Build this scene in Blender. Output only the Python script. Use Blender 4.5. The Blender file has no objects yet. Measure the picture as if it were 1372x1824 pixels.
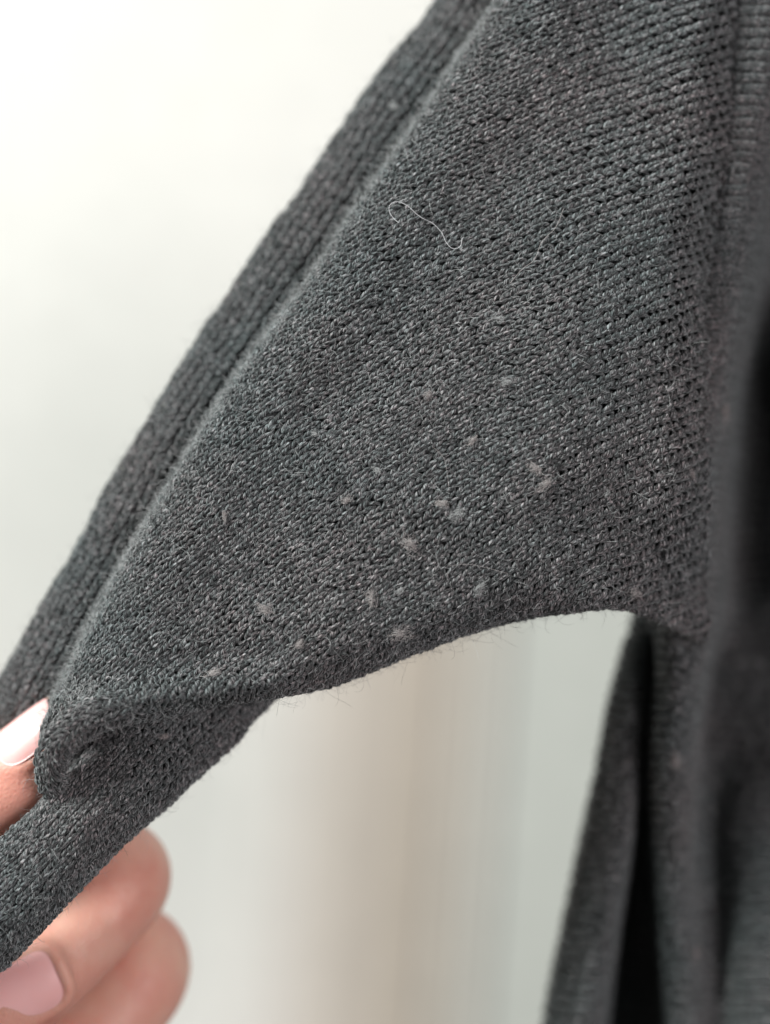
import bpy, math, random
import numpy as np
from mathutils import Vector

rng = np.random.default_rng(7)
random.seed(7)
SC = bpy.context.scene
COL = SC.collection

# ------------------------------------------------------------------ camera
PX = 9000.0          # photo pixels per metre on the sleeve plane (y = 0)
D0 = 0.25            # camera to sleeve plane
cam = bpy.data.cameras.new("camera")
cam.sensor_fit = 'VERTICAL'
cam.sensor_height = 32.0
cam.lens = 32.0 * D0 / (1824 / PX)
cam.clip_start = 0.005
cam.clip_end = 50
cam.dof.use_dof = True
cam.dof.focus_distance = D0 + 0.0005
cam.dof.aperture_fstop = cam.lens / 12.5
camo = bpy.data.objects.new("camera", cam)
COL.objects.link(camo)
camo.location = (0, -D0, 0)
camo.rotation_euler = (math.radians(90), 0, 0)
SC.camera = camo

# ------------------------------------------------------------------ light
world = bpy.data.worlds.new("World")
SC.world = world
world.use_nodes = True
bg = world.node_tree.nodes['Background']
bg.inputs[0].default_value = (1.0, 0.98, 0.96, 1)
bg.inputs[1].default_value = 0.12


def area(name, loc, target, size, power, col):
    l = bpy.data.lights.new(name, 'AREA')
    l.shape = 'RECTANGLE'
    l.size, l.size_y = size
    l.energy = power
    l.color = col
    o = bpy.data.objects.new(name, l)
    COL.objects.link(o)
    o.location = loc
    d = Vector(target) - Vector(loc)
    o.rotation_euler = d.to_track_quat('-Z', 'Y').to_euler()
    return o


area("window_light", (-2.30, -1.30, 2.10), (0.0, 0.2, 0.0), (1.1, 1.3), 245.0, (0.95, 1.0, 0.97))
area("room_light", (0.70, -1.25, 0.15), (0.0, 0.4, -0.05), (0.45, 0.45), 13.5, (1.0, 0.91, 0.925))

SC.view_settings.view_transform = 'Standard'
SC.view_settings.look = 'None'
SC.view_settings.exposure = 0.0
SC.view_settings.gamma = 1.0
SC.render.engine = 'CYCLES'
SC.cycles.max_bounces = 6
SC.cycles.diffuse_bounces = 3
SC.cycles.use_denoising = True


# ------------------------------------------------------------------ helpers
def P(px, py, d):
    """photo pixel + depth behind the sleeve plane (millimetres) -> metres"""
    px = np.asarray(px, float); py = np.asarray(py, float); d = np.asarray(d, float) * 0.001
    k = (D0 + d) / D0
    return np.stack([(px - 686) / PX * k, d + 0 * px, -(py - 912) / PX * k], -1)


def crom(pts, n):
    """dense Catmull-Rom curve through points of any dimension"""
    p = np.array(pts, float)
    p = np.vstack([2 * p[0] - p[1], p, 2 * p[-1] - p[-2]])
    m = len(p) - 3
    t = np.linspace(0, m - 1e-6, n)
    i = t.astype(int); f = (t - i)[:, None]
    a, b, c, d = p[i], p[i + 1], p[i + 2], p[i + 3]
    return 0.5 * ((2 * b) + (-a + c) * f + (2 * a - 5 * b + 4 * c - d) * f ** 2 + (-a + 3 * b - 3 * c + d) * f ** 3)


def arclen(pts, n):
    q = crom(pts, 4000)
    s = np.concatenate([[0], np.cumsum(np.linalg.norm(np.diff(q[:, :2], axis=0), axis=1))])
    t = np.linspace(0, s[-1], n)
    return t, np.stack([np.interp(t, s, q[:, k]) for k in range(q.shape[1])], -1)


def smooth(x, a, b):
    t = np.clip((x - a) / (b - a), 0, 1)
    return t * t * (3 - 2 * t)


class Noise2:
    def __init__(self, seed, n=128):
        self.g = np.random.default_rng(seed).uniform(-1, 1, (n, n)); self.n = n

    def __call__(self, x, y):
        xi = np.floor(x).astype(int); yi = np.floor(y).astype(int)
        fx = x - xi; fy = y - yi
        fx = fx * fx * (3 - 2 * fx); fy = fy * fy * (3 - 2 * fy)
        g, n = self.g, self.n
        a = g[xi % n, yi % n]; b = g[(xi + 1) % n, yi % n]
        c = g[xi % n, (yi + 1) % n]; d = g[(xi + 1) % n, (yi + 1) % n]
        return (a * (1 - fx) + b * fx) * (1 - fy) + (c * (1 - fx) + d * fx) * fy


def new_mesh(name, verts, faces, mat, parent=None, uv=None, smooth_=True):
    """faces: int array (n,3) or (n,4)"""
    me = bpy.data.meshes.new(name)
    verts = np.asarray(verts, np.float32); faces = np.asarray(faces, np.int32)
    k = faces.shape[1]
    me.vertices.add(len(verts)); me.vertices.foreach_set('co', verts.ravel())
    me.loops.add(faces.size); me.loops.foreach_set('vertex_index', faces.ravel())
    me.polygons.add(len(faces))
    me.polygons.foreach_set('loop_start', np.arange(0, faces.size, k, dtype=np.int32))
    me.polygons.foreach_set('loop_total', np.full(len(faces), k, np.int32))
    if uv is not None:
        l = me.uv_layers.new(name='UVMap')
        l.data.foreach_set('uv', np.asarray(uv, np.float32).ravel())
    me.update(calc_edges=True)
    me.validate()
    if smooth_:
        me.polygons.foreach_set('use_smooth', np.ones(len(me.polygons), bool))
    me.materials.append(mat)
    o = bpy.data.objects.new(name, me)
    COL.objects.link(o)
    if parent: o.parent = parent
    return o


def join_parts(parts):
    V, F, U, k = [], [], [], 0
    for v, f, u in parts:
        V.append(v); F.append(f + k); U.append(u); k += len(v)
    return np.vstack(V), np.vstack(F), np.vstack(U)


def tubes(paths, N, rad, sides, vlen, u0=None):
    """paths (m,k,3), N (m,k,3) reference normals, rad (m,k) -> verts, quads, per-corner uv"""
    m, k, _ = paths.shape
    T = np.gradient(paths, axis=1)
    T /= np.linalg.norm(T, axis=2, keepdims=True) + 1e-12
    B = np.cross(T, N); B /= np.linalg.norm(B, axis=2, keepdims=True) + 1e-12
    N2 = np.cross(B, T)
    ang = np.arange(sides) * 2 * np.pi / sides
    ring = (paths[:, :, None, :] + rad[:, :, None, None] * (np.cos(ang)[None, None, :, None] * N2[:, :, None, :]
            + np.sin(ang)[None, None, :, None] * B[:, :, None, :]))
    verts = ring.reshape(-1, 3)
    idx = np.arange(m * k * sides).reshape(m, k, sides)
    a = idx[:, :-1, :]; b = idx[:, 1:, :]
    q = np.stack([a, np.roll(a, -1, 2), np.roll(b, -1, 2), b], -1).reshape(-1, 4)
    uu = np.broadcast_to((vlen if vlen.ndim == 2 else vlen[None])[:, :, None], (m, k, sides))
    if u0 is not None: uu = uu + u0[:, None, None]
    vv = np.broadcast_to((np.arange(sides) / sides)[None, None, :], (m, k, sides))
    ua, ub = uu[:, :-1], uu[:, 1:]; va = vv[:, :-1]; vb = va + 1.0 / sides
    uv = np.stack([np.stack([ua, va], -1), np.stack([ua, vb], -1), np.stack([ub, vb], -1), np.stack([ub, va], -1)], 3)
    return verts, q, uv.reshape(-1, 2)


# ------------------------------------------------------------------ materials
def mat_new(name):
    m = bpy.data.materials.new(name); m.use_nodes = True
    nt = m.node_tree
    return m, nt, nt.nodes, nt.links, nt.nodes['Principled BSDF']


def ramp(N, stops):
    r = N.new('ShaderNodeValToRGB')
    e = r.color_ramp.elements
    e[0].position, e[0].color = stops[0][0], (*stops[0][1], 1)
    e[1].position, e[1].color = stops[-1][0], (*stops[-1][1], 1)
    for p, c in stops[1:-1]:
        x = e.new(p); x.color = (*c, 1)
    return r


def yarn_material():
    m, nt, N, L, b = mat_new('charcoal_wool_yarn')
    uv = N.new('ShaderNodeUVMap')
    sep = N.new('ShaderNodeSeparateXYZ'); L.new(uv.outputs[0], sep.inputs[0])
    # twist: v*2 + u
    mx = N.new('ShaderNodeMath'); mx.operation = 'MULTIPLY'; mx.inputs[1].default_value = 1.0
    L.new(sep.outputs[1], mx.inputs[0])
    tw = N.new('ShaderNodeMath'); tw.operation = 'MULTIPLY_ADD'; tw.inputs[1].default_value = 1.5
    L.new(sep.outputs[0], tw.inputs[0]); L.new(mx.outputs[0], tw.inputs[2])
    cmb = N.new('ShaderNodeCombineXYZ')
    L.new(tw.outputs[0], cmb.inputs[0]); L.new(sep.outputs[0], cmb.inputs[1])
    # fibre streaks across the twist
    geo = N.new('ShaderNodeNewGeometry')
    sc = N.new('ShaderNodeVectorMath'); sc.operation = 'MULTIPLY'; sc.inputs[1].default_value = (12, 1.5, 1)
    L.new(cmb.outputs[0], sc.inputs[0])
    add = N.new('ShaderNodeVectorMath'); add.operation = 'ADD'
    ps = N.new('ShaderNodeVectorMath'); ps.operation = 'SCALE'; ps.inputs['Scale'].default_value = 260
    L.new(geo.outputs['Position'], ps.inputs[0])
    L.new(sc.outputs[0], add.inputs[0]); L.new(ps.outputs[0], add.inputs[1])
    n1 = N.new('ShaderNodeTexNoise'); n1.inputs['Scale'].default_value = 1.0; n1.inputs['Detail'].default_value = 3
    L.new(add.outputs[0], n1.inputs['Vector'])
    sn = N.new('ShaderNodeMath'); sn.operation = 'MULTIPLY'; sn.inputs[1].default_value = 2 * math.pi * 2
    L.new(tw.outputs[0], sn.inputs[0])
    si = N.new('ShaderNodeMath'); si.operation = 'SINE'; L.new(sn.outputs[0], si.inputs[0])
    # colour: melange dark greys
    n2 = N.new('ShaderNodeTexNoise'); n2.inputs['Scale'].default_value = 900; n2.inputs['Detail'].default_value = 2
    L.new(geo.outputs['Position'], n2.inputs['Vector'])
    n3 = N.new('ShaderNodeTexNoise'); n3.inputs['Scale'].default_value = 30; n3.inputs['Detail'].default_value = 3
    L.new(geo.outputs['Position'], n3.inputs['Vector'])
    r1 = ramp(N, [(0.37, (0.007, 0.0073, 0.0074)), (0.5, (0.043, 0.0438, 0.0442)), (0.67, (0.34, 0.345, 0.347))])
    L.new(n1.outputs[0], r1.inputs[0])
    r2 = ramp(N, [(0.3, (0.55, 0.62, 0.62)), (0.5, (0.95, 0.97, 0.97)), (0.72, (1.45, 1.32, 1.32))])
    L.new(n2.outputs[0], r2.inputs[0])
    mul = N.new('ShaderNodeMix'); mul.data_type = 'RGBA'; mul.blend_type = 'MULTIPLY'; mul.inputs[0].default_value = 1
    L.new(r1.outputs[0], mul.inputs[6]); L.new(r2.outputs[0], mul.inputs[7])
    r3 = ramp(N, [(0.35, (0.91, 0.985, 1.0)), (0.65, (1.07, 1.0, 1.01))])
    L.new(n3.outputs[0], r3.inputs[0])
    mul2 = N.new('ShaderNodeMix'); mul2.data_type = 'RGBA'; mul2.blend_type = 'MULTIPLY'; mul2.inputs[0].default_value = 1
    L.new(mul.outputs[2], mul2.inputs[6]); L.new(r3.outputs[0], mul2.inputs[7])
    L.new(mul2.outputs[2], b.inputs['Base Color'])
    hs = N.new('ShaderNodeMath'); hs.operation = 'MULTIPLY_ADD'; hs.inputs[1].default_value = 0.25
    L.new(si.outputs[0], hs.inputs[0]); L.new(n1.outputs[0], hs.inputs[2])
    bp = N.new('ShaderNodeBump'); bp.inputs['Strength'].default_value = 0.9; bp.inputs['Distance'].default_value = 0.0003
    L.new(hs.outputs[0], bp.inputs['Height']); L.new(bp.outputs[0], b.inputs['Normal'])
    b.inputs['Roughness'].default_value = 0.7
    b.inputs['Specular IOR Level'].default_value = 0.2
    b.inputs['Sheen Weight'].default_value = 0.35
    b.inputs['Sheen Roughness'].default_value = 0.4
    b.inputs['Sheen Tint'].default_value = (0.8, 0.9, 0.9, 1)
    return m


def fibre_material(name, col, rough=0.5):
    m, nt, N, L, b = mat_new(name)
    b.inputs['Base Color'].default_value = (*col, 1)
    b.inputs['Roughness'].default_value = rough
    b.inputs['Sheen Weight'].default_value = 0.2
    b.inputs['Subsurface Weight'].default_value = 0.0
    return m


def paint_material(name, col, scale=40):
    m, nt, N, L, b = mat_new(name)
    n = N.new('ShaderNodeTexNoise'); n.inputs['Scale'].default_value = scale; n.inputs['Detail'].default_value = 4
    tc = N.new('ShaderNodeTexCoord'); L.new(tc.outputs['Object'], n.inputs['Vector'])
    r = ramp(N, [(0.3, tuple(c * 0.96 for c in col)), (0.7, tuple(min(1, c * 1.03) for c in col))])
    L.new(n.outputs[0], r.inputs[0]); L.new(r.outputs[0], b.inputs['Base Color'])
    bp = N.new('ShaderNodeBump'); bp.inputs['Strength'].default_value = 0.2; bp.inputs['Distance'].default_value = 0.0005
    L.new(n.outputs[0], bp.inputs['Height']); L.new(bp.outputs[0], b.inputs['Normal'])
    b.inputs['Roughness'].default_value = 0.6
    return m


def skin_material():
    m, nt, N, L, b = mat_new('skin')
    tc = N.new('ShaderNodeTexCoord')
    n = N.new('ShaderNodeTexNoise'); n.inputs['Scale'].default_value = 60; n.inputs['Detail'].default_value = 5
    L.new(tc.outputs['Object'], n.inputs['Vector'])
    r = ramp(N, [(0.30, (0.62, 0.25, 0.19)), (0.5, (0.70, 0.36, 0.28)), (0.7, (0.74, 0.46, 0.36))])
    L.new(n.outputs[0], r.inputs[0]); L.new(r.outputs[0], b.inputs['Base Color'])
    v = N.new('ShaderNodeTexVoronoi'); v.feature = 'DISTANCE_TO_EDGE'; v.inputs['Scale'].default_value = 900
    L.new(tc.outputs['Object'], v.inputs['Vector'])
    n2 = N.new('ShaderNodeTexNoise'); n2.inputs['Scale'].default_value = 260; n2.inputs['Detail'].default_value = 4
    n2.inputs['Distortion'].default_value = 0.6
    L.new(tc.outputs['Object'], n2.inputs['Vector'])
    a = N.new('ShaderNodeMath'); a.operation = 'MULTIPLY_ADD'; a.inputs[1].default_value = 0.8
    L.new(v.outputs['Distance'], a.inputs[0]); L.new(n2.outputs[0], a.inputs[2])
    bp = N.new('ShaderNodeBump'); bp.inputs['Strength'].default_value = 0.40; bp.inputs['Distance'].default_value = 0.0005
    L.new(a.outputs[0], bp.inputs['Height']); L.new(bp.outputs[0], b.inputs['Normal'])
    b.inputs['Roughness'].default_value = 0.5
    b.inputs['Subsurface Weight'].default_value = 0.35
    b.inputs['Subsurface Radius'].default_value = (1.0, 0.35, 0.2)
    b.inputs['Subsurface Scale'].default_value = 0.003
    return m


def nail_material():
    m, nt, N, L, b = mat_new('pink_nail')
    tc = N.new('ShaderNodeTexCoord')
    n = N.new('ShaderNodeTexNoise'); n.inputs['Scale'].default_value = 90; n.inputs['Detail'].default_value = 2
    L.new(tc.outputs['Object'], n.inputs['Vector'])
    r = ramp(N, [(0.3, (0.84, 0.45, 0.43)), (0.7, (0.89, 0.52, 0.50))])
    L.new(n.outputs[0], r.inputs[0]); L.new(r.outputs[0], b.inputs['Base Color'])
    b.inputs['Roughness'].default_value = 0.42
    b.inputs['Coat Weight'].default_value = 0.12
    b.inputs['Subsurface Weight'].default_value = 0.2
    b.inputs['Subsurface Radius'].default_value = (1.0, 0.4, 0.3)
    b.inputs['Subsurface Scale'].default_value = 0.001
    return m


YARN = yarn_material()
FUZZ = fibre_material('loose_grey_fibre', (0.42, 0.43, 0.43))
FUZZ_DARK = fibre_material('loose_dark_fibre', (0.05, 0.052, 0.054))
PILL = fibre_material('pale_pill_fibre', (0.48, 0.44, 0.43))
LINT = fibre_material('white_lint', (0.66, 0.66, 0.68))
SKIN = skin_material()
NAIL = nail_material()


# ------------------------------------------------------------------ cloth surfaces
def mk_edge(pts, n=500):
    _, q = arclen(pts, n)
    t = np.gradient(q, axis=0); t /= np.linalg.norm(t, axis=1, keepdims=True)
    return q, t


def sdist(p, edge, side):
    """signed distance to an edge curve (positive inside), base point, outward normal"""
    q, t = edge
    flat = p.reshape(-1, 2)
    out_i = np.empty(len(flat), int)
    for a in range(0, len(flat), 20000):
        f = flat[a:a + 20000]
        d = (f[:, None, 0] - q[None, :, 0]) ** 2 + (f[:, None, 1] - q[None, :, 1]) ** 2
        out_i[a:a + 20000] = d.argmin(1)
    qq = q[out_i]; tt = t[out_i]
    al = ((flat - qq) * tt).sum(1)
    qq = qq + tt * al[:, None]
    m = np.stack([tt[:, 1], -tt[:, 0]], -1) * side       # outward
    s = -((flat - qq) * m).sum(1)
    sh = p.shape[:-1]
    return s.reshape(sh), qq.reshape(sh + (2,)), m.reshape(sh + (2,))


E1 = mk_edge([(1010, -260), (950, -110), (888, 0), (825, 95), (760, 195), (680, 310), (605, 420), (548, 505), (440, 650),
              (350, 790), (270, 920), (205, 1035), (150, 1140), (104, 1235), (72, 1325), (60, 1420)])
E2 = mk_edge([(60, 1330), (130, 1285), (250, 1268), (360, 1256), (480, 1240), (590, 1218), (660, 1192), (740, 1160),
              (850, 1120), (930, 1100), (1010, 1087), (1090, 1080), (1150, 1092), (1215, 1122), (1290, 1165)])
E3 = mk_edge([(1300, -260), (1292, 0), (1268, 240), (1232, 430), (1230, 560), (1234, 700), (1231, 860), (1230, 980), (1228, 1060), (1230, 1130), (1232, 1200)])

CX, CY, R0, PH0 = 2476.0, 3660.0, 3300.0, math.radians(22)
nzA = Noise2(11)
nzB = Noise2(12)


def foldarc(s, R):
    psi = np.maximum(0, (R - s) / R)
    out = np.where(s < R, R * np.sin(np.minimum(psi, np.pi)) - R, -s)
    dep = np.where(s < R, R * (1 - np.cos(np.minimum(psi, np.pi))), 0)
    return psi, out, dep


def S_sleeve(U, V, want_mask=False):
    r = R0 + U
    phi = PH0 + V / R0
    px = CX - r * np.sin(phi); py = CY - r * np.cos(phi)
    wx = nzA(px / 170, py / 170) * 9 + nzA(px / 60 + 9, py / 60) * 3.0
    wy = nzB(px / 170, py / 170) * 9 + nzB(px / 60 + 5, py / 60) * 3.0
    p = np.stack([px + wx, py + wy], -1)
    s1, q1, m1 = sdist(p, E1, -1)
    R1 = 105.0
    psi1, o1, d1 = foldarc(s1, R1)
    p1 = q1 + m1 * o1[..., None]
    s2, q2, m2 = sdist(p1, E2, -1)
    R2 = 28.0 + 46 * smooth(p1[..., 0], 440, 620) * smooth(p1[..., 0], 1120, 900)
    psi2, o2, d2 = foldarc(s2, R2)
    p2 = q2 + m2 * o2[..., None]
    s3, _, _ = sdist(p2, E3, 1)
    x, y = p2[..., 0], p2[..., 1]
    base = 11 * smooth(y, 800, -250) + 5 * smooth(x, 950, 1300)
    # raised fold above the grip, with a shallow groove behind it
    lf_ = smooth(x, 540, 360)
    base += lf_ * (-5.0 * np.exp(-((s2 - 24) / 20) ** 2) + 1.4 * np.exp(-((s2 - 78) / 26) ** 2))
    base += 11 * smooth(x, 1050, 1230) * smooth(y, 860, 1080)
    base += 4.5 * np.clip((60 - s3) / 60, 0, 1.3) ** 2
    # soft relief: shallow drape waves
    base += 1.9 * np.sin((x + 0.9 * y) / 150) * smooth(s3, 0, 200) + 0.9 * nzB(x / 120 + 3, y / 120)
    # twist of the cloth towards the grip
    base += -1.5 * smooth(x, 420, 150)
    # crease just above the grip
    cr = np.abs((y - 1265) + 0.30 * (x - 150)) 
    d = base + (d1 * 0.95 + d2) / PX * 1000
    pos = P(x, y, d)
    if want_mask:
        return pos, (psi1 < 2.5) & (psi2 < 2.7) & (s3 > -24) & (psi1 + psi2 < 4) & ~((x < 76) & (y > 1200))
    return pos


def mk_tube(center, taper=None):
    """center rows: px, py, half width, half depth, centre depth (mm)"""
    s, q = arclen(center, 600)
    T = np.gradient(q[:, :2], axis=0); T /= np.linalg.norm(T, axis=1, keepdims=True)
    nm = np.stack([-T[:, 1], T[:, 0]], -1)
    wmean = q[:, 2].mean()

    def S(U, V, want_mask=False):
        psi = U / wmean
        V2 = np.clip(V, s[0], s[-1])
        f = lambda a: np.interp(V2, s, a)
        a, b, dc = f(q[:, 2]), f(q[:, 3]), f(q[:, 4])
        wob = 1 + 0.05 * nzA(V / 90, psi * 2 + 3) + 0.03 * nzB(V / 35, psi * 3)
        x = f(q[:, 0]) + f(nm[:, 0]) * a * wob * np.sin(psi)
        y = f(q[:, 1]) + f(nm[:, 1]) * a * wob * np.sin(psi)
        d = dc - b * wob * np.cos(psi)
        pos = P(x, y, d)
        if want_mask:
            return pos, (V >= s[0]) & (V <= s[-1])
        return pos
    return S, s[-1], wmean


# sleeve underside roll running up behind the sleeve
LO = [(935, -260), (782, 0), (700, 105), (622, 213), (548, 325), (490, 410), (410, 525), (330, 645), (262, 760), (196, 872), (145, 965), (96, 1050),
      (48, 1130), (2, 1212), (-50, 1310), (-110, 1430), (-180, 1560)]
_, lo = arclen(LO, 14)
tl = np.gradient(lo, axis=0); tl /= np.linalg.norm(tl, axis=1, keepdims=True)
nl = np.stack([-tl[:, 1], tl[:, 0]], -1) * -1
nl *= np.sign(nl[:, :1])                      # points right
HW = np.linspace(86, 74, 14)
ctr = lo + nl * HW[:, None]
S_back, LB, WB = mk_tube([(c[0], c[1], hw, 9.0, dd) for c, hw, dd in zip(ctr, HW, np.concatenate([np.linspace(38, 27, 11), [30, 36, 44]]))])
# sleeve end hanging from the grip to lower left
S_end, LE, WE = mk_tube([(520, 1070, 88, 5, 24), (436, 1168, 90, 6, 20), (325, 1280, 92, 7.0, 15), (250, 1366, 82, 8.0, 10.5), (168, 1445, 76, 7.5, 6.5),
                         (96, 1518, 76, 6, 4), (30, 1580, 82, 6, 3), (-50, 1650, 90, 6, 3), (-180, 1760, 96, 7, 4), (-420, 1940, 100, 9, 8)])
# curl of cloth round the pinch
S_curl, LC, WC = mk_tube([(360, 1236, 20, 2.4, 4), (280, 1250, 26, 3.2, 1), (200, 1264, 28, 3.8, -2.5), (140, 1290, 29, 4.6, -3.2),
                          (98, 1334, 26, 4.6, -2.0), (92, 1380, 22, 4.2, 0.5), (106, 1416, 20, 3.4, 4.5), (122, 1438, 14, 2.4, 8)])

# cloth tucked inside the curl, in front of the thumb
S_tuck, LT_, WT_ = mk_tube([(250, 1272, 30, 1.5, 12), (200, 1300, 38, 1.5, 12), (165, 1338, 42, 1.5, 12), (142, 1385, 38, 1.5, 12), (135, 1435, 30, 1.5, 12)])

# hanging body: rows of (x px, depth mm) profiles for given y
ROWS = [
    (-260, [(1296, 34), (1318, 26), (1352, 21), (1410, 22), (1470, 26), (1530, 34), (1600, 44), (1650, 50), (1720, 52), (1800, 52), (1900, 54), (2000, 56)]),
    (0,    [(1262, 38), (1284, 28), (1308, 22), (1345, 20), (1400, 22), (1440, 30), (1500, 44), (1560, 52), (1640, 54), (1760, 54), (1880, 54), (2000, 56)]),
    (300,  [(1232, 42), (1252, 30), (1272, 22), (1300, 18.5), (1338, 20), (1366, 28), (1392, 46), (1440, 60), (1520, 62), (1660, 60), (1830, 56), (2000, 56)]),
    (500,  [(1200, 42), (1222, 30), (1240, 22), (1264, 18), (1300, 19), (1322, 28), (1340, 50), (1372, 95), (1460, 90), (1620, 62), (1810, 58), (2000, 56)]),
    (700,  [(1205, 44), (1224, 31), (1238, 23), (1256, 18.5), (1276, 21), (1292, 31), (1306, 52), (1336, 100), (1440, 92), (1600, 62), (1800, 58), (2000, 56)]),
    (900,  [(1196, 46), (1214, 33), (1226, 25), (1242, 19.5), (1258, 22), (1272, 32), (1286, 54), (1320, 100), (1430, 88), (1590, 62), (1800, 58), (2000, 56)]),
    (1030, [(1150, 60), (1172, 46), (1190, 36), (1215, 29), (1245, 27), (1266, 35), (1280, 54), (1312, 98), (1420, 84), (1580, 62), (1800, 58), (2000, 56)]),
    (1120, [(1124, 66), (1136, 52), (1152, 48), (1168, 44), (1196, 28), (1232, 28), (1262, 40), (1282, 78), (1330, 88), (1500, 76), (1760, 60), (2000, 56)]),
    (1230, [(1091, 68), (1106, 52), (1134, 50), (1158, 80), (1170, 52), (1200, 34), (1236, 38), (1256, 74), (1290, 82), (1420, 68), (1700, 60), (2000, 56)]),
    (1400, [(1057, 70), (1074, 54), (1110, 50), (1142, 84), (1158, 68), (1184, 42), (1220, 42), (1240, 64), (1274, 70), (1400, 58), (1700, 58), (2000, 56)]),
    (1600, [(1014, 72), (1034, 55), (1078, 50), (1108, 88), (1166, 86), (1190, 52), (1216, 48), (1240, 60), (1276, 64), (1390, 52), (1700, 54), (2000, 56)]),
    (1824, [(968, 74), (992, 56), (1040, 50), (1076, 88), (1180, 88), (1204, 60), (1232, 54), (1256, 58), (1290, 58), (1390, 48), (1700, 54), (2000, 56)]),
    (2150, [(920, 76), (946, 58), (1000, 50), (1040, 84), (1180, 88), (1220, 62), (1250, 54), (1274, 54), (1300, 54), (1390, 48), (1700, 54), (2000, 56)]),
]
RY = np.array([r[0] for r in ROWS], float)
for r_ in ROWS:
    if r_[0] <= 900:
        r_[1][0] = (r_[1][0][0], 27); r_[1][1] = (r_[1][1][0], 23)
    if r_[0] >= 1230:
        for k_, dx_ in ((2, 20), (3, 12), (4, -6), (5, -10)):
            r_[1][k_] = (r_[1][k_][0] + dx_ * min(1, (r_[0] - 1100) / 300), r_[1][k_][1])
    if 500 <= r_[0] <= 1230:
        r_[1][9] = (1570, 60); r_[1][10] = (1680, 34); r_[1][11] = (2000, 30)  # unseen rise past the right edge, shaped to block the right-hand light
RT = np.array([[k for k in r[1]] for r in ROWS], float)         # rows, knots, 2
NK = RT.shape[1]
dense_t = 241
TT = np.stack([crom(RT[i], dense_t) for i in range(len(ROWS))])  # rows,dense,2
dy = 261
YY = np.linspace(RY[0], RY[-1], dy)
ri = crom(np.stack([RY, np.arange(len(RY))], -1), 3000)
rowpar = np.interp(YY, ri[:, 0], ri[:, 1])
flatR = crom(TT.reshape(len(ROWS), -1), 3000)
par = np.linspace(0, len(RY) - 1, 3000)
GRID = np.stack([np.interp(rowpar, par, flatR[:, k]) for k in range(flatR.shape[1])], -1).reshape(dy, dense_t, 2)
mid = GRID[int(dy * 0.62)]
arc = np.concatenate([[0], np.cumsum(np.hypot(np.diff(mid[:, 0]), np.diff(mid[:, 1]) * 9))])
LF = arc[-1]


def S_body(U, V, want_mask=False):
    t = np.interp(U, arc, np.arange(dense_t, dtype=float))
    y = (V - YY[0]) / (YY[1] - YY[0])
    ti = np.clip(t.astype(int), 0, dense_t - 2); ft = t - ti
    yi = np.clip(y.astype(int), 0, dy - 2); fy = y - yi
    g = GRID
    v = ((g[yi, ti] * (1 - ft)[..., None] + g[yi, ti + 1] * ft[..., None]) * (1 - fy)[..., None]
         + (g[yi + 1, ti] * (1 - ft)[..., None] + g[yi + 1, ti + 1] * ft[..., None]) * fy[..., None])
    d = v[..., 1] + 0.35 * nzA(U / 160, V / 300)
    x = v[..., 0] + 1.5 * nzB(V / 90, U / 300)
    pos = P(x, V, d)
    if want_mask:
        return pos, (U >= 0) & (U <= LF) & (V >= YY[0]) & (V <= YY[-1]) & ((want_mask != 2) | ((x < 1440) & (V > -100) & (V < 1920)))
    return pos


def S_body_turned(U, V, want_mask=False):
    return S_body(V, U, want_mask)


def normals(S, U, V, e=2.0):
    a = S(U + e, V) - S(U - e, V)
    b = S(U, V + e) - S(U, V - e)
    n = np.cross(a, b)
    n /= np.linalg.norm(n, axis=-1, keepdims=True) + 1e-12
    return n


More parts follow.
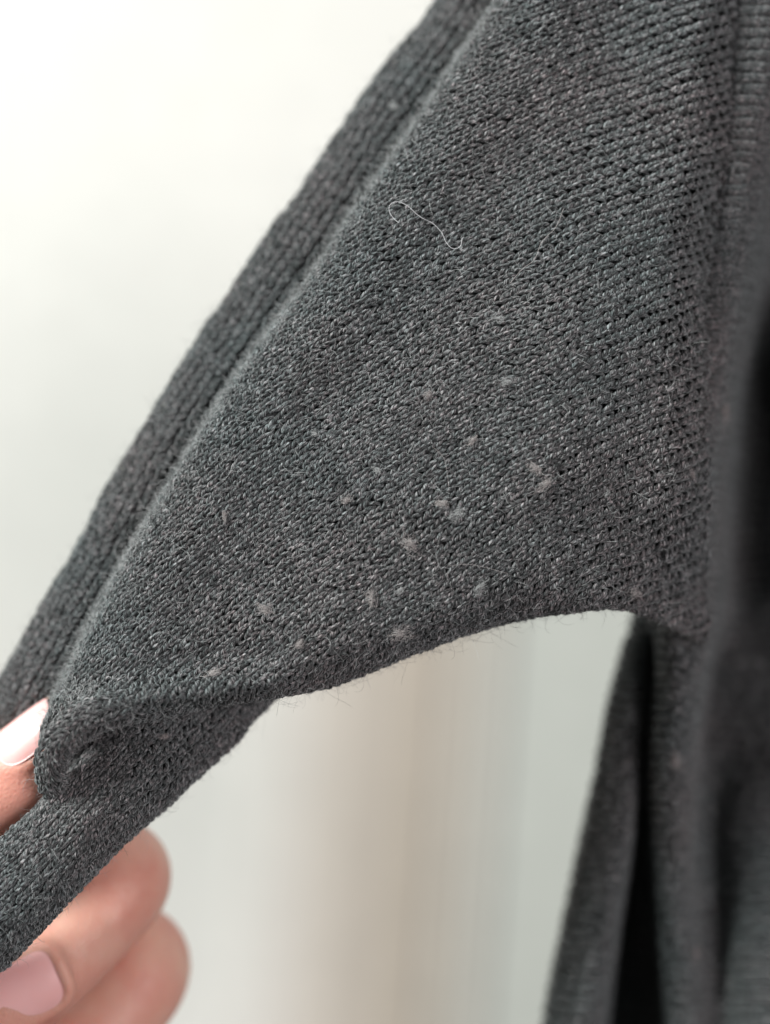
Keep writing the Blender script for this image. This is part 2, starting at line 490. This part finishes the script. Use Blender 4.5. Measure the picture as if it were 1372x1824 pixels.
def knit(name, S, ur, vr, w, h, parent, seed, flip=False, samples=15, sides=6, back_step=2, rad=0.196, vis=None):
    """one continuous knitted cloth: interlocking loops of yarn over a thin felted backing"""
    r = np.random.default_rng(seed)
    ni = int((ur[1] - ur[0]) / w); nj = int((vr[1] - vr[0]) / h)
    I, J = np.meshgrid(np.arange(ni), np.arange(nj), indexing='ij')
    I = I.ravel(); J = J.ravel()
    _, ok = S(ur[0] + (I + 0.5) * w, vr[0] + (J + 0.5) * h, 2)
    I, J = I[ok], J[ok]
    tau = np.linspace(0, 2 * np.pi, samples)[None]
    n1, n2, n3, n4, n5 = [Noise2(seed * 7 + k) for k in range(5)]
    cu = I[:, None] + tau / (2 * np.pi) - 0.005 * np.sin(2 * tau)
    cv = J[:, None] + 0.76 * np.cos(tau)
    ju = 0.12 * n1(cu * 1.0, J[:, None] * 1.37 + 0 * tau) + 0.10 * n1(cu * 2.3 + 40, J[:, None] * 2.9 + 0 * tau)
    jv = 0.20 * n2(cu * 0.9, J[:, None] * 1.21 + 0 * tau) + 0.12 * n2(cu * 2.1 + 31, J[:, None] * 3.3 + 0 * tau)
    U = ur[0] + (cu + ju) * w; V = vr[0] + (cv + jv) * h
    z = -0.24 * np.cos(2 * tau) * (1 if not flip else -1) + 0.10 * n3(cu * 1.6, J[:, None] * 1.9 + 0 * tau)
    base = S(U, V)
    nrm = normals(S, U, V)
    # orient normals towards the camera side of each cloth
    if orient[name] < 0: nrm = -nrm
    wm = w / PX
    if name == 'sleeve':      # the stitch columns stand up as ribs towards the armhole
        sx = base[..., 0] * PX * D0 / (D0 + base[..., 1]) + 686
        rib = smooth(sx, 900, 1240)
        z = z + (0.10 + 0.22 * rib) * np.cos(2 * np.pi * cu)
        U2 = U - w * 0.045 * rib * np.sin(2 * np.pi * cu)
        base = S(U2, V)
    else:
        z = z + {'pinched_curl': 0.34, 'sleeve_end': 0.22, 'sleeve_fold': 0.30, 'body_panel': 0.38}.get(name, 0.10) * np.cos(2 * np.pi * cu)
    path = base + nrm * (z * wm)[..., None]
    rr = wm * (rad * (1 + (0.34 * rib if name == 'sleeve' else 0)) + 0.06 * n4(cu * 1.9, J[:, None] * 2.3 + 0 * tau) + 0.025 * n5(cu * 6, J[:, None] * 5.1 + 0 * tau))
    v, q, uv = tubes(path, nrm, rr, sides, np.broadcast_to(tau / (2 * np.pi) * 2.0, path.shape[:2]), u0=(I * 2.0 + J * 0.73))
    parts = [(v, q, uv)]
    # felted backing just under the loops
    gu = np.arange(ur[0], ur[1] + w, w * back_step / 2); gv = np.arange(vr[0], vr[1] + h, h * back_step / 2)
    GU, GV = np.meshgrid(gu, gv, indexing='ij')
    gp, gm = S(GU, GV, True)
    gn = normals(S, GU, GV)
    if orient[name] < 0: gn = -gn
    gp = gp - gn * wm * 0.75
    idx = np.arange(GU.size).reshape(GU.shape)
    a, b, c, d = idx[:-1, :-1], idx[1:, :-1], idx[1:, 1:], idx[:-1, 1:]
    mk = gm[:-1, :-1] & gm[1:, :-1] & gm[1:, 1:] & gm[:-1, 1:]
    q2 = np.stack([a, b, c, d], -1)[mk]
    uv2 = np.stack([GU.ravel()[q2] / w * 2, GV.ravel()[q2] / h * 1.1], -1).reshape(-1, 2)
    parts.append((gp.reshape(-1, 3), q2, uv2))
    V_, F_, U_ = join_parts(parts)
    o = new_mesh(name, V_, F_, YARN, parent, U_)
    print(name, 'stitches', len(I), 'tris', len(F_) * 2)
    return o, (path, nrm)


# ------------------------------------------------------------------ the sweater
sweater = bpy.data.objects.new('sweater', None); COL.objects.link(sweater)
sweater.location = (0, 0, 0)
sweater['label'] = 'charcoal grey knitted wool sweater, its sleeve pulled out to the lower left by a hand'
sweater['category'] = 'sweater'


def orientation(S, U, V):
    n = normals(S, np.array([float(U)]), np.array([float(V)]))[0]
    return 1 if n[1] < 0 else -1


orient = {}
orient['sleeve'] = orientation(S_sleeve, 0, 200)
orient['sleeve_fold'] = orientation(S_back, 0, LB * 0.5)
orient['sleeve_end'] = orientation(S_end, 0, LE * 0.5)
orient['pinched_curl'] = orientation(S_curl, 0, LC * 0.5)
orient['inner_tuck'] = orientation(S_tuck, 0, LT_ * 0.5)
orient['body_panel'] = orientation(S_body_turned, 1500, LF * 0.5)

knits = {}
spec = [
    ('sleeve', S_sleeve, (-700, 1250), (-560, 1420), 18.4, 12.8, 1),
    ('sleeve_fold', S_back, (-WB * 1.9, WB * 1.9), (0, LB), 18.5, 13.2, 2),
    ('sleeve_end', S_end, (-WE * 2.3, WE * 2.3), (0, LE), 18.4, 12.8, 3),
    ('pinched_curl', S_curl, (-WC * 2.4, WC * 2.4), (0, LC), 17.0, 13.0, 4),
    ('inner_tuck', S_tuck, (-WT_ * 2.2, WT_ * 2.2), (0, LT_), 17.0, 12.5, 6),
    ('body_panel', S_body_turned, (YY[0], YY[-1]), (0, LF), 20.0, 14.0, 5),
]
for nm, S, ur, vr, w, h, sd in spec:
    o, data = knit(nm, S, ur, vr, w, h, sweater, sd,
                   samples={'body_panel': 8, 'sleeve_fold': 9}.get(nm, 13), sides=5 if nm != 'body_panel' else 4)
    knits[nm] = (o, S, data)
knits['pinched_curl'][0]['label'] = 'edge of the sleeve curled round the fingertip'
knits['sleeve_end'][0]['label'] = 'loose end of the sleeve below the grip'
knits['sleeve_fold'][0]['label'] = 'rolled far side of the sleeve, darker and behind'


# ------------------------------------------------------------------ fuzz
def hairs(name, base, nrm, n, parent, mat, L=(0.0015, 0.0045), lift=0.25, rad=1.3e-5, curl=1.3, k=5, seed=1, start=0.00025):
    """loose fibres: thin curved tubes rooted on the yarn"""
    r = np.random.default_rng(seed)
    b = base.reshape(-1, 3); nn = nrm.reshape(-1, 3)
    i = r.integers(0, len(b), n)
    p0 = b[i] + nn[i] * start * r.uniform(0.3, 1.2, (n, 1)) + r.normal(0, 0.0004, (n, 3))
    d = r.normal(0, 1, (n, 3)); d -= nn[i] * (d * nn[i]).sum(1, keepdims=True)
    d /= np.linalg.norm(d, axis=1, keepdims=True)
    lf = np.abs(r.normal(0, lift, (n, 1)))
    d = d + nn[i] * lf; d /= np.linalg.norm(d, axis=1, keepdims=True)
    ln = r.uniform(L[0], L[1], n) * r.uniform(0.6, 1.3, n)
    pts = np.empty((n, k, 3)); pts[:, 0] = p0
    bend = r.normal(0, 1, (n, 3)) * curl
    bend2 = r.normal(0, 1, (n, 3)) * curl
    for j in range(1, k):
        f = j / k
        d = d + (bend * (1 - f) + bend2 * f) * (1.6 / k) - nn[i] * 0.12 * lf
        d /= np.linalg.norm(d, axis=1, keepdims=True)
        pts[:, j] = pts[:, j - 1] + d * (ln / (k - 1))[:, None]
    rd = np.broadcast_to((rad * r.uniform(0.6, 1.4, n))[:, None], (n, k)).copy()
    rd[:, -1] *= 0.3
    ref = np.broadcast_to(r.normal(0, 1, (n, 1, 3)), (n, k, 3))
    v, q, uv = tubes(pts, ref, rd, 3, np.broadcast_to(np.linspace(0, 1, k), (n, k)))
    o = new_mesh(name, v, q, mat, parent, None)
    o['kind'] = 'stuff'
    return o


for nm, n1_, n2_ in [('sleeve', 12500, 6000), ('sleeve_end', 2300, 1300), ('sleeve_fold', 1300, 1300), ('pinched_curl', 600, 300), ('body_panel', 600, 300)]:
    o, S, (pa, no) = knits[nm]
    hairs('fibre_fuzz', pa, no, n1_, o, FUZZ, L=(0.0010, 0.0034), seed=21, rad=2.3e-5)
    hairs('fibre_fuzz', pa, no, n2_, o, FUZZ_DARK, L=(0.0010, 0.0032), lift=0.5, seed=22, rad=1.6e-5)
    hairs('stray_hair', pa, no, n1_ // 30, o, FUZZ if nm != 'sleeve_fold' else FUZZ_DARK, L=(0.005, 0.011), lift=0.7, seed=23, rad=1.3e-5, k=10, curl=0.8)


pa, no = knits['sleeve'][2]
rim = (no[..., 1] > -0.62) & (no[..., 1] < 0.25) & (no[..., 0] < -0.25) & (no[..., 2] > 0)
hairs('fibre_fuzz', pa[rim], no[rim], 12000, knits['sleeve'][0], FUZZ, L=(0.0010, 0.0030), lift=0.9, seed=31, rad=2.2e-5)
low = (no[..., 1] > -0.6) & (no[..., 1] < 0.3) & (no[..., 2] < -0.5)
hairs('stray_hair', pa[low], no[low], 420, knits['sleeve'][0], FUZZ_DARK, L=(0.0015, 0.0065), lift=1.4, seed=32, rad=1.7e-5, k=9, curl=1.3)
pa, no = knits['sleeve_end'][2]
low = (no[..., 1] > -0.6) & (no[..., 1] < 0.3) & (no[..., 2] < -0.2)
hairs('stray_hair', pa[low], no[low], 160, knits['sleeve_end'][0], FUZZ_DARK, L=(0.0015, 0.006), lift=1.4, seed=33, rad=1.7e-5, k=9, curl=1.3)


pa, no = knits['sleeve_fold'][2]
edge_ = (no[..., 1] > -0.5) & (no[..., 1] < 0.4) & (no[..., 0] < -0.3)
hairs('stray_hair', pa[edge_], no[edge_], 1100, knits['sleeve_fold'][0], FUZZ_DARK, L=(0.001, 0.004), lift=1.2, seed=34, rad=1.8e-5, curl=1.3)


def surface_point(px, py, names=('sleeve', 'sleeve_end', 'sleeve_fold', 'pinched_curl', 'body_panel')):
    """frontmost yarn point whose direction from the camera is nearest to the photo pixel"""
    best = None
    for nm in names:
        pa = knits[nm][2][0].reshape(-1, 3); no = knits[nm][2][1].reshape(-1, 3)
        k = D0 / (D0 + pa[:, 1])
        x = pa[:, 0] * k * PX + 686; y = -pa[:, 2] * k * PX + 912
        m = (np.abs(x - px) < 14) & (np.abs(y - py) < 14)
        if m.any():
            c = np.where(m)[0]; j = c[pa[c, 1].argmin()]
            if best is None or pa[j, 1] < best[0][1]:
                best = (pa[j], no[j], nm)
    return best


def pill(px, py, size, mat, seed, squash=0.5, n=60):
    hit = surface_point(px, py)
    if hit is None: return
    p, nn, nm = hit
    r = np.random.default_rng(seed)
    k = 12
    ax = r.normal(0, 1, 3); ax -= nn * ax.dot(nn); ax /= np.linalg.norm(ax); bx = np.cross(nn, ax)
    a0 = r.uniform(0, 6.28, (n, 1)); tl_ = r.normal(0, 1, (n, 3)); t = np.linspace(0, 1, k)[None] * r.uniform(2, 5, (n, 1))
    q = np.cumsum(r.normal(0, 1, (n, k, 3)), axis=1) * 0.22 + r.normal(0, 0.35, (n, 1, 3))
    q = q * 1.25 / (1 + 0.25 * np.linalg.norm(q, axis=2, keepdims=True)) * r.uniform(0.35, 1.2, (n, 1, 1))
    w = (q[..., :1] * ax * 1.35 + q[..., 1:2] * bx * 0.8 + q[..., 2:3] * nn * squash) * size + p + nn * size * 0.35
    rd = np.full((n, k), 1.8e-5)
    ref = np.broadcast_to(r.normal(0, 1, (n, 1, 3)), (n, k, 3))
    v, f, uv = tubes(w, ref, rd, 3, np.broadcast_to(np.linspace(0, 1, k), (n, k)))
    o = new_mesh('pill', v, f, mat, knits[nm][0])
    return o


pills = [(680, 830, .8), (955, 832, 1.1), (982, 850, .9), (848, 1055, 1.2), (722, 970, 1.1), (664, 1055, 1.0), (712, 1062, .8),
         (466, 1077, 1.0), (374, 1192, 1.3), (896, 690, .8), (752, 690, .9), (800, 888, 1.0), (822, 902, 1.0), (706, 1140, 1.1),
         (846, 775, .8), (690, 182, 1.0), (1300, 738, 1.2), 
         (1195, 1362, 1.0), (1345, 1175, 1.2), (525, 1137, .7), (612, 902, .6), (560, 765, .6), (1140, 1062, .8), (1242, 850, .8), (1090, 880, .6), (300, 1300, .7), (410, 930, .6), (880, 560, .6), (1250, 1690, 1.3)]
for i, (x, y, s) in enumerate(pills):
    pill(x, y, s * 0.0014 * random.uniform(0.7, 1.15), PILL if i % 3 else FUZZ, 100 + i)


# single long fibres seen on the cloth
def fibre(name, pts, rad, mat, parent=None, up=0.0006):
    W = []
    for (x, y) in pts:
        h = surface_point(x, y, ('sleeve', 'sleeve_end'))
        W.append(h[0] + h[1] * 0.0 if h is not None else None)
    ds = [w[1] for w in W if w is not None]
    dd = [(w[1] if w is not None else np.mean(ds)) for w in W]
    W = np.array([P(x, y, (d - up) * 1000) for (x, y), d in zip(pts, np.minimum(dd, np.median(dd) + 0.0004))])
    q = crom(W, 60)[None]
    q = q + np.random.default_rng(3).normal(0, 1.0e-5, q.shape)
    v, f, uv = tubes(q, np.broadcast_to(np.array([0.3, -1, 0.2]), q.shape), np.full((1, 60), rad), 5, np.linspace(0, 1, 60))
    return new_mesh(name, v, f, mat, parent, None)


lint = fibre('lint_thread', [(710, 397), (698, 385), (693, 372), (698, 362), (712, 360), (728, 368), (742, 381), (755, 390), (768, 396),
                             (778, 404), (788, 416), (794, 430), (803, 441), (813, 443), (821, 437), (823, 426), (825, 423)], 4.8e-5, LINT, up=0.0013)
lint['label'] = 'thin white curly lint thread lying on the upper sleeve'
lint['category'] = 'lint thread'
fibre('loose_fibre', [(1004, 372), (990, 405), (966, 430), (952, 462), (930, 480), (908, 505)], 3.2e-5, PILL, knits['sleeve'][0])
fibre('loose_fibre', [(770, 795), (790, 815), (797, 845), (800, 875)], 2.0e-5, PILL, knits['sleeve'][0])
fibre('loose_fibre', [(800, 1008), (830, 1005), (862, 1010), (905, 1022)], 2.0e-5, PILL, knits['sleeve'][0])


# ------------------------------------------------------------------ the hand
def px3(x, y, d): return np.array(P(x, y, d), float)


blobs = []   # (centre, radius)


def limb(pts, step=0.0012):
    """pts: (px, py, depth mm, radius mm)"""
    w = [np.append(px3(x, y, d), r * 0.001) for x, y, d, r in pts]
    q = crom(w, 400)
    s = np.concatenate([[0], np.cumsum(np.linalg.norm(np.diff(q[:, :3], axis=0), axis=1))])
    t = np.arange(0, s[-1], step)
    for a in t:
        blobs.append((np.array([np.interp(a, s, q[:, k]) for k in range(3)]), np.interp(a, s, q[:, 3])))


thumb = [(-560, 1980, 70, 17), (-420, 1800, 52, 14), (-290, 1650, 34, 11.5), (-180, 1545, 24.5, 10.4), (-60, 1457, 19.8, 10.6), (30, 1390, 18.8, 10.4), (70, 1359, 19.4, 9.9), (90, 1344, 21.6, 8.0)]
index = [(-330, 1560, 88, 14), (-90, 1440, 74, 11.5), (90, 1500, 56, 10.4), (218, 1554, 40, 11.0), (160, 1645, 31, 10.6), (85, 1722, 23, 10.4), (10, 1782, 19.5, 10.2), (-60, 1836, 18, 8.5)]
middle = [(-330, 1680, 94, 14), (-110, 1600, 84, 11.5), (90, 1650, 66, 10.6), (246, 1706, 50, 11.6), (214, 1800, 42, 10.6), (110, 1890, 35, 9.8), (40, 1950, 32, 9.4), (-20, 2000, 30, 8.2)]
ring = [(-330, 1800, 98, 13), (-100, 1780, 88, 11), (70, 1820, 70, 10), (190, 1880, 56, 10.4), (160, 1970, 48, 9.6), (70, 2060, 42, 9), (10, 2110, 40, 7.6)]
pinky = [(-330, 1920, 98, 12), (-110, 1950, 90, 9.6), (30, 1990, 76, 8.6), (120, 2040, 64, 8.6), (90, 2120, 58, 7.8), (30, 2190, 54, 6.8)]
for f in (thumb, index, middle, ring, pinky): limb(f)
limb([(-330, 1620, 86, 17), (-420, 1750, 84, 20), (-560, 1950, 84, 20), (-720, 2200, 86, 21), (-900, 2480, 88, 24)], 0.004)
limb([(-330, 1860, 92, 15), (-450, 1960, 88, 18), (-620, 2150, 88, 20)], 0.004)


def unit(v): return v / np.linalg.norm(v)


def nail_frame(c0, c1, facing):
    """axis from cuticle to tip; normal nearest to `facing`"""
    ax = unit(c1 - c0)
    n = np.array(facing, float); n -= ax * n.dot(ax); n = unit(n)
    return ax, n, np.cross(ax, n)


def nail_surf(c, ax, n, b, rx, L, u, v, lift):
    th = u
    along = v
    return c + ax * (np.asarray(along) * L)[..., None] + (n * np.cos(th)[..., None] + b * np.sin(th)[..., None]) * (rx + lift)


def add_cuticle(c, ax, n, b, r, halfang, L, rad=1.25, out=1.0):
    """row of small beads that melts into a fold of skin round the nail"""
    for t in np.linspace(-2.35, 2.35, 60):
        u, v = math.sin(t), -math.cos(t)
        e = 3.4
        sc = (abs(u) ** e + abs(v) ** e) ** (-1 / e)
        u *= sc * 1.15; v *= sc * 1.16
        th = u * halfang
        p = c + ax * v * L / 2 + (n * math.cos(th) + b * math.sin(th)) * (r - 0.00030)
        blobs.append((p, rad * 0.001 * (1.0 if v < 0 else 0.9)))


# index nail
ci0, ci1 = px3(112, 1720, 22), px3(5, 1776, 19.5)
axi, ni_, bi = nail_frame(ci0, ci1, (-0.10, -1, 0.10))
cI = px3(50, 1752, 21.2)
rI, LI, HI = 0.0102, 0.0165, math.radians(39)
add_cuticle(cI, axi, ni_, bi, rI, HI, LI, rad=1.35)
# thumb nail
axt, nt_, bt = nail_frame(px3(-40, 1442, 18.8), px3(100, 1337, 18.8), (-0.47, -0.66, 0.60))
cT = px3(94, 1340, 18.8)
rT, LT, HT = 0.0101, 0.0140, math.radians(38)
add_cuticle(cT, axt, nt_, bt, rT, HT, LT, rad=0.9)

# all beads -> one surface
ico_v, ico_f = [], []
import bmesh
bm = bmesh.new(); bmesh.ops.create_icosphere(bm, subdivisions=3, radius=1.0)
iv = np.array([v.co[:] for v in bm.verts]); iff = np.array([[v.index for v in f.verts] for f in bm.faces]); bm.free()
Vh = np.vstack([c + iv * r for c, r in blobs]); Fh = np.vstack([iff + k * len(iv) for k in range(len(blobs))])
tmp = new_mesh('hand_tmp', Vh, Fh, SKIN)
rm = tmp.modifiers.new('r', 'REMESH'); rm.mode = 'VOXEL'; rm.voxel_size = 0.0009
sm = tmp.modifiers.new('s', 'SMOOTH'); sm.iterations = 10; sm.factor = 0.5
dg = bpy.context.evaluated_depsgraph_get()
me = bpy.data.meshes.new_from_object(tmp.evaluated_get(dg))
me.name = 'hand'
bpy.data.objects.remove(tmp)
me.polygons.foreach_set('use_smooth', np.ones(len(me.polygons), bool))
hand = bpy.data.objects.new('hand', me); COL.objects.link(hand)
me.materials.clear(); me.materials.append(SKIN)
hand['label'] = 'bare hand with pale pink nails gripping the sleeve at the lower left'
hand['category'] = 'hand'
print('hand faces', len(me.polygons))


def make_nail(c, ax, n, b, r, halfang, L, label):
    nu, nv = 33, 41
    uu, vv = np.meshgrid(np.linspace(-1, 1, nu), np.linspace(-1, 1, nv), indexing='ij')
    # square -> superellipse
    e = 3.4
    rr = np.maximum(np.abs(uu), np.abs(vv)); nrm_ = (np.abs(uu) ** e + np.abs(vv) ** e) ** (1 / e) + 1e-9
    su, sv = uu * rr / nrm_, vv * rr / nrm_
    lift = 0.00015 + 0.00040 * (1 - rr ** 4)
    top = nail_surf(c, ax, n, b, r, L / 2, su * halfang, sv, (lift)[..., None])
    bot = nail_surf(c, ax, n, b, r, L / 2, su * halfang, sv, (lift * 0 - 0.0012)[..., None])
    a = np.arange(nu * nv).reshape(nu, nv)
    q = np.stack([a[:-1, :-1], a[1:, :-1], a[1:, 1:], a[:-1, 1:]], -1).reshape(-1, 4)
    m = nu * nv
    rim = np.concatenate([a[:, 0], a[-1, 1:], a[-2::-1, -1], a[0, -2:0:-1]])
    rn = np.roll(rim, -1)
    side = np.stack([rim, rn, rn + m, rim + m], -1)
    V = np.vstack([top.reshape(-1, 3), bot.reshape(-1, 3)])
    F = np.vstack([q, q[:, ::-1] + m, side])
    o = new_mesh('nail', V, F, NAIL, hand)
    o['label'] = label
    return o


make_nail(cI, axi, ni_, bi, rI, HI, LI, 'pale pink index finger nail')
make_nail(cT, axt, nt_, bt, rT, HT, LT, 'pale pink thumb nail')

# ------------------------------------------------------------------ background: wall, painted shade strips, made-up sage panel
WALL = paint_material('warm_white_paint', (0.67, 0.652, 0.62))
SHADE_PANEL = paint_material('sage_shade_paint', (0.44, 0.455, 0.42))


def slab(name, prof, z0, z1, mat, parent=None):
    """vertical extrusion of a closed plan outline"""
    n = len(prof)
    v = [(x, y, z0) for x, y in prof] + [(x, y, z1) for x, y in prof]
    bm = bmesh.new()
    vs = [bm.verts.new(p) for p in v]
    bm.faces.new(vs[:n][::-1]); bm.faces.new(vs[n:])
    for i in range(n):
        bm.faces.new((vs[i], vs[(i + 1) % n], vs[n + (i + 1) % n], vs[n + i]))
    bmesh.ops.recalc_face_normals(bm, faces=bm.faces)
    me = bpy.data.meshes.new(name); bm.to_mesh(me); bm.free()
    me.materials.append(mat)
    o = bpy.data.objects.new(name, me); COL.objects.link(o)
    if parent: o.parent = parent
    return o


YW = 0.65
LEAN = math.radians(4.0)
w = slab('wall', [(-2.2, YW), (2.2, YW), (2.2, YW + 0.12), (-2.2, YW + 0.12)], -1.6, 1.8, WALL); w['kind'] = 'structure'
band = bpy.data.objects.new('shade_band', None); COL.objects.link(band)
band['label'] = 'made-up strips painting shade as a blurred beige trim behind the gap under the sleeve'
band['category'] = 'door frame'
TOP = 0.06
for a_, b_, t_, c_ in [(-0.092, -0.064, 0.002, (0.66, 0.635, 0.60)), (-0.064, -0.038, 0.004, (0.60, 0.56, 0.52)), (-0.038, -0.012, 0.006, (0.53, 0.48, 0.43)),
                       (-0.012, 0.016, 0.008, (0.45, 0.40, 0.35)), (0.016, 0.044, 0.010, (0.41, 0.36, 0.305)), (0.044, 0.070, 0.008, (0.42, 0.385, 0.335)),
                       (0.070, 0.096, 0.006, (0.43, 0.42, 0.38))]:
    slab('shade_strip', [(a_, YW - t_), (b_, YW - t_), (b_, YW), (a_, YW)], -1.6, TOP, paint_material('beige_shade_paint', c_), band)  # made-up strips, tones graded to paint a soft shade band on the wall
shade_panel = slab('shade_panel', [(0.096, YW - 0.003), (1.2, YW - 0.003), (1.2, YW), (0.096, YW)], -1.6, TOP, SHADE_PANEL)  # made-up panel, wall shade behind the sweater put into its sage colour
shade_panel['label'] = 'made-up pale sage grey panel standing in for darker wall behind the sweater'
shade_panel['category'] = 'shade_panel'
for o_ in (w, band, shade_panel):
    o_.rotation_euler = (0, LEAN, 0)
